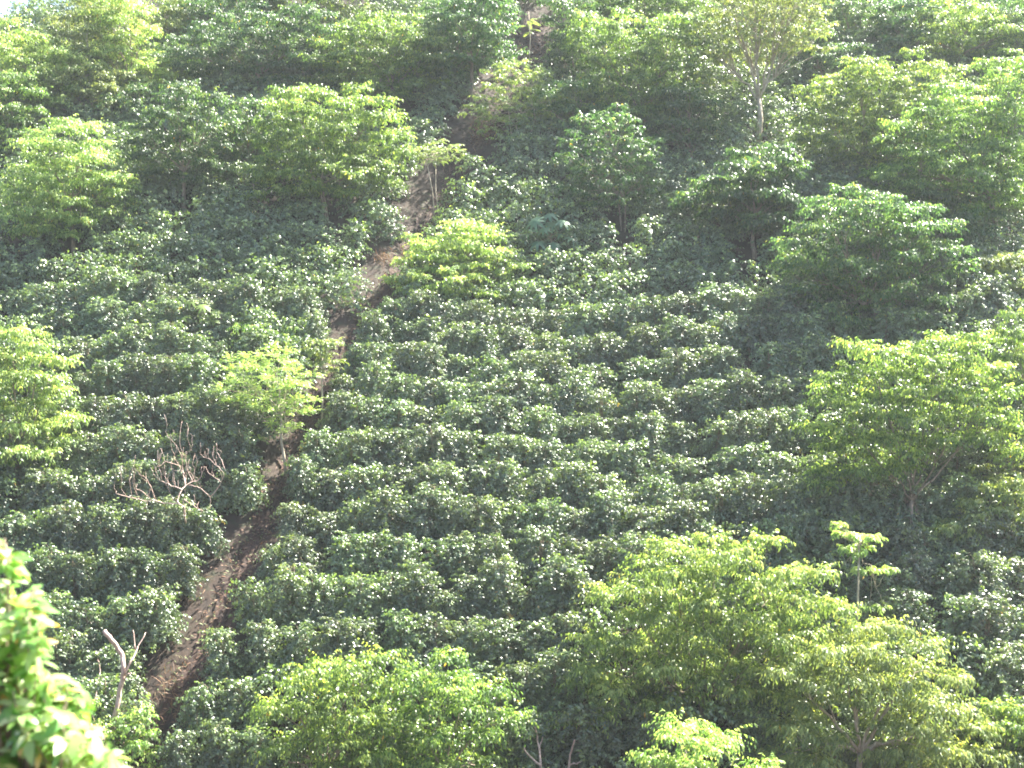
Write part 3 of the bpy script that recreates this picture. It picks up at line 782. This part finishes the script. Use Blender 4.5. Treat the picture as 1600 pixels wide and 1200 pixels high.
for px, py, n, h, s_, tl, th in ((275, 1080, 60, 0.45, 0.3, 0.1, 0.7), (262, 1108, 40, 0.45, 0.3, 0.2, 0.8), (300, 1065, 30, 0.35, 0.3, 0.1, 0.6), (758, 198, 130, 0.5, 0.3, 0.2, 0.7),
                                 (745, 212, 80, 0.4, 0.3, 0.2, 0.7), (835, 75, 160, 0.35, 0.6, 0.2, 0.7), (600, 405, 90, 0.45, 0.25, 0.3, 0.8), (470, 1008, 140, 0.3, 0.5, 0.1, 1.0),
                                 (520, 1004, 120, 0.3, 0.5, 0.1, 1.0), (300, 920, 60, 0.35, 0.3, 0.2, 0.7), (640, 400, 70, 0.35, 0.3, 0.3, 1.0), (550, 560, 60, 0.3, 0.3, 0.3, 1.0)):
    tuft(px, py, n, h, s_, tl, th)
for i in range(len(fine)):
    if i % 2 == 0:
        o = fine[i, :2] + nr[i] * rg.choice([-1, 1]) * wf[i] * rg.uniform(0.5, 1.25)
        px, py, _ = project(np.array([o[0], o[1], float(terrain(*o))]))
        tuft(px, py, 9, 0.2, 0.15, 0.0, 1.0)
for _ in range(3400):
    i = int(rg.integers(0, len(fine)))
    o = fine[i, :2] + nr[i] * rg.normal(-0.25, 0.75) * wf[i] + rg.normal(0, 0.15, 2)
    z = float(ground_z(*o)) + rg.uniform(0.04, 0.10)
    a_ = rg.uniform(0, 6.28)
    weed = rg.random() < 0.5
    lv.add(np.array([[*o, z]]), np.array([[math.cos(a_), math.sin(a_), rg.uniform(0.3, 1.2) if weed else rg.normal(0, 0.2) + 0.3]]), np.array([[rg.normal(0, 0.3), -0.4, 1.0]]),
           rg.uniform(0.08, 0.22), rg.uniform(0.02, 0.06), 1.0 if weed else rg.uniform(0, 0.35), 0.3)
go = link('dry_grass', lv.build('dry_grass', M_straw))
go['kind'] = 'stuff'
go['label'] = 'dry straw-coloured grass and weeds along the dirt path'


# ------------------------------------------------------------------ coffee
def coffee_mesh(seed, lite=False):
    rg = np.random.default_rng(seed)
    H = rg.uniform(1.75, 2.25)
    Rm = rg.uniform(0.72, 0.92)
    lv, tb = Leaves(), Tubes(5)
    nst = 2 if lite else int(rg.integers(2, 4))
    for s_ in range(nst):
        o = np.array([rg.normal(0, 0.10), rg.normal(0, 0.10), 0])
        hh = H * rg.uniform(0.86, 1.0)
        lean = rg.normal(0, 0.14, 2)
        tb.add([o - np.array([0, 0, 0.2]), o + np.array([*lean * 0.4, hh * 0.5]), o + np.array([*lean, hh])], [0.028, 0.02, 0.008])
        zs = np.arange(0.12 * hh, hh, 0.10 if lite else 0.063)
        for z in zs:
            f = z / hh
            base = o + np.array([*(lean * f), z])
            for ph in rg.uniform(0, 2 * math.pi) + np.arange(2 if lite else (3 if nst == 2 else 2)) * rg.uniform(2.0, 3.2):
                ln = Rm * math.sqrt(max(0.02, 1 - ((f - 0.45) / 0.62) ** 2)) * rg.uniform(0.7, 1.15)
                rise = 0.25 + 0.75 * max(0, f - 0.6) / 0.4
                sag = rg.uniform(0.35, 0.75)
                dh = np.array([math.cos(ph), math.sin(ph), 0.0])
                n = max(3, int(ln / (0.075 if lite else 0.045)))
                t = np.linspace(0.22, 1, n)
                P = base + dh * (ln * t)[:, None]
                P[:, 2] += ln * (rise * t - sag * t * t)
                P += rg.normal(0, 0.035, (n, 3))
                T = np.tile(dh, (n, 1)); T[:, 2] = rise - 2 * sag * t
                T = unit(T)
                S = unit(np.cross(T, np.array([0, 0, 1.0])))
                yb = rg.random() < (0.6 if f > 0.82 else 0.06)  # pale new shoots, made commoner near the top to imitate sunlit bush tops
                ye = rg.random() < 0.0006
                if not lite and rg.random() < 0.35:
                    tt = np.linspace(0, 1, 5)
                    Q = base + dh * (ln * tt)[:, None]; Q[:, 2] += ln * (rise * tt - sag * tt * tt)
                    tb.add(Q, np.linspace(0.007, 0.003, 5))
                for sg in (1, -1):
                    A = T * rg.uniform(0.3, 0.8) + S * sg * 0.8 + rg.normal(0, 0.42, (n, 3))
                    A[:, 2] -= rg.uniform(0.1, 0.95, n)
                    N = np.cross(S, T) + rg.normal(0, 0.4, (n, 3))
                    N[N[:, 2] < 0] *= -1
                    tint = rg.uniform(0, 0.68, n)
                    tint = np.where(yb & (t > 0.55), rg.uniform(0.70, 0.88, n), tint)
                    if ye:
                        tint[:] = rg.uniform(0.9, 1.0, n)
                    tint = np.where(rg.random(n) < 0.001, 1.0, tint)
                    k = (1.3 if lite else 1.0) * rg.uniform(0.75, 1.15, n)
                    lv.add(P, A, N, 0.100 * k, 0.052 * k, tint, 0.45)
    return lv, tb


EXCL = [(492, 1012, 62, 24), (40, 412, 34, 16), (420, 325, 40, 18), (830, 80, 50, 40)] + [(bx, by + 22, 30, 32) for bx, by in ((1185, 226), (520, 340), (115, 392), (972, 362), (1180, 402), (618, 190), (1435, 842), (288, 335))]
spots = []
dy = 1.74 * math.cos(math.atan(0.781))
for k in range(36):
    yy0 = 33.2 + k * dy
    pxk = float(np.interp(yy0 + 0.6, path_pts[:, 1], path_pts[:, 0]))
    wk = float(np.interp(yy0 + 0.6, path_pts[:, 1], path_w))
    line = []
    x = pxk + wk + rng.uniform(0.85, 1.05)
    while x < 44:
        line.append(x); x += rng.uniform(0.98, 1.25)
    x = pxk - wk - (rng.uniform(0.70, 0.90) if yy0 > 46 else rng.uniform(0.30, 0.45))
    while x > -44:
        line.append(x); x -= rng.uniform(0.98, 1.25)
    for x in line:
        y = yy0 + 0.30 * math.sin(x * 0.2 + k * 0.35) + rng.normal(0, 0.07) - 0.012 * x
        sdist, w = path_dist(np.array(x), np.array(y))
        if abs(sdist) < w + ((0.52 if y > 46 else 0.28) if sdist < 0 else 0.66) + (0.35 if y > 58 else 0):
            continue
        p = np.array([x, y, float(terrain(x, y))])
        px, py, d = project(p + np.array([0, 0, 1.0]))
        gx, gy, _ = project(p)
        if px < -330 or px > 1940 or py > 1330 or py < -60:
            continue
        if y > 0.781 * 0 + 76 and x < -8:
            continue
        if any(((gx - e[0]) / e[2]) ** 2 + ((gy - e[1]) / e[3]) ** 2 < 1 for e in EXCL):
            continue
        hid = False
        for _, lobes, dep in TREES:
            for lb in lobes:
                if dep < d - 0.2 and ((px - lb[0]) / (lb[2] * 0.9)) ** 2 + ((py - lb[1]) / (lb[3] * 0.9)) ** 2 < 1:
                    hid = True
        inf = (10 < px < 1590) and (10 < py < 1210)
        spots.append(dict(p=p, px=px, py=py, d=d, row=k, side='left' if sdist < 0 else 'right', s=abs(float(sdist)), vis=inf and not hid))
vis = sorted([s for s in spots if s['vis']], key=lambda s: s['d'])
chosen = vis[:300]
ids = {id(s) for s in chosen}
rest = [s for s in spots if id(s) not in ids]
print('coffee', len(spots), len(vis), len(chosen), len(rest))

ORD = ['nearest', 'second', 'third', 'fourth', 'fifth', 'sixth', 'seventh', 'eighth', 'ninth', 'tenth', 'eleventh', 'twelfth', 'thirteenth',
       'fourteenth', 'fifteenth', 'sixteenth', 'seventeenth', 'eighteenth', 'nineteenth', 'twentieth', 'twenty-first', 'twenty-second',
       'twenty-third', 'twenty-fourth', 'twenty-fifth', 'twenty-sixth', 'twenty-seventh', 'twenty-eighth']
ROWORD = ['lowest'] + [o + ' lowest' for o in ORD[1:]]
protos = []
for v in range(14):
    lv, tb = coffee_mesh(100 + v)
    protos.append((lv.build('coffee_foliage', M_coffee), tb.build('coffee_stem', M_stem)))
first = {}
for side in ('left', 'right'):
    rows = sorted({s['row'] for s in chosen if s['side'] == side})
    for ri, k in enumerate(rows):
        row = sorted([s for s in chosen if s['side'] == side and s['row'] == k], key=lambda s: s['s'])
        for i, s in enumerate(row):
            lab = f"green coffee bush, {ORD[min(i, 27)]} to the dirt path in {ROWORD[ri]} row {side} of it"
            v = int(rng.integers(0, 14))
            grp = 'coffee bushes in rows on the slope'
            if v not in first:
                root = thing('coffee_bush', lab, 'coffee bush', s['p'], grp)
                first[v] = (root, link('foliage', protos[v][0], root), link('stem', protos[v][1], root))
            else:
                src = first[v]
                root = src[0].copy(); root.location = s['p']; root['label'] = lab
                col.objects.link(root)
                for ch in src[1:]:
                    c = ch.copy(); c.parent = root; col.objects.link(c)
            sc = rng.normal(0.90, 0.065)
            root.scale = (sc * (1.05 if s['s'] < 1.6 else rng.uniform(1.15, 1.4)), sc * 0.86, sc * 1.04)
            root.rotation_euler = (rng.normal(0, 0.06) + 0.05, rng.normal(0, 0.06), float(rng.choice([0, math.pi])) + rng.normal(0, 0.15))

lite = []
for v in range(6):
    lv, tb = coffee_mesh(300 + v, True)
    lite.append(lv.verts())
VV, TT = [], []
for s in rest:
    V, T = lite[int(rng.integers(0, 6))]
    a = float(rng.choice([0, math.pi])) + rng.normal(0, 0.2); sc = rng.uniform(0.78, 1.04)
    c_, s_ = math.cos(a) * sc, math.sin(a) * sc
    W_ = np.column_stack([V[:, 0] * 1.2 * c_ - V[:, 1] * 0.86 * s_, V[:, 0] * 1.2 * s_ + V[:, 1] * 0.86 * c_, V[:, 2] * sc]) + s['p']
    VV.append(W_); TT.append(T)
so = link('coffee_shrubbery', leaf_mesh('coffee_shrubbery', np.concatenate(VV), np.concatenate(TT), M_coffee))
so['kind'] = 'stuff'
so['label'] = 'dark coffee shrubs massed between and under the shade trees'

# ------------------------------------------------------------------ haze
hb = bpy.data.meshes.new('haze')
x0, x1, y0, y1, z0, z1 = -95, 95, -16, 135, float(GZ.min()) - 1.0, 40.0
hv = [(x, y, z) for x in (x0, x1) for y in (y0, y1) for z in (z0, z1)]
hb.from_pydata(hv, [], [(0, 1, 3, 2), (4, 6, 7, 5), (0, 4, 5, 1), (2, 3, 7, 6), (0, 2, 6, 4), (1, 5, 7, 3)])
hm = bpy.data.materials.new('haze')
hm.use_nodes = True
hm.node_tree.nodes.remove(hm.node_tree.nodes['Principled BSDF'])
pvn = hm.node_tree.nodes.new('ShaderNodeVolumePrincipled')
pvn.inputs['Color'].default_value = (0.88, 0.95, 1.0, 1)
pvn.inputs['Density'].default_value = HAZE
pvn.inputs['Anisotropy'].default_value = 0.2
hm.node_tree.links.new(pvn.outputs[0], hm.node_tree.nodes['Material Output'].inputs['Volume'])
hb.materials.append(hm)
ho = link('haze', hb)
ho['kind'] = 'stuff'
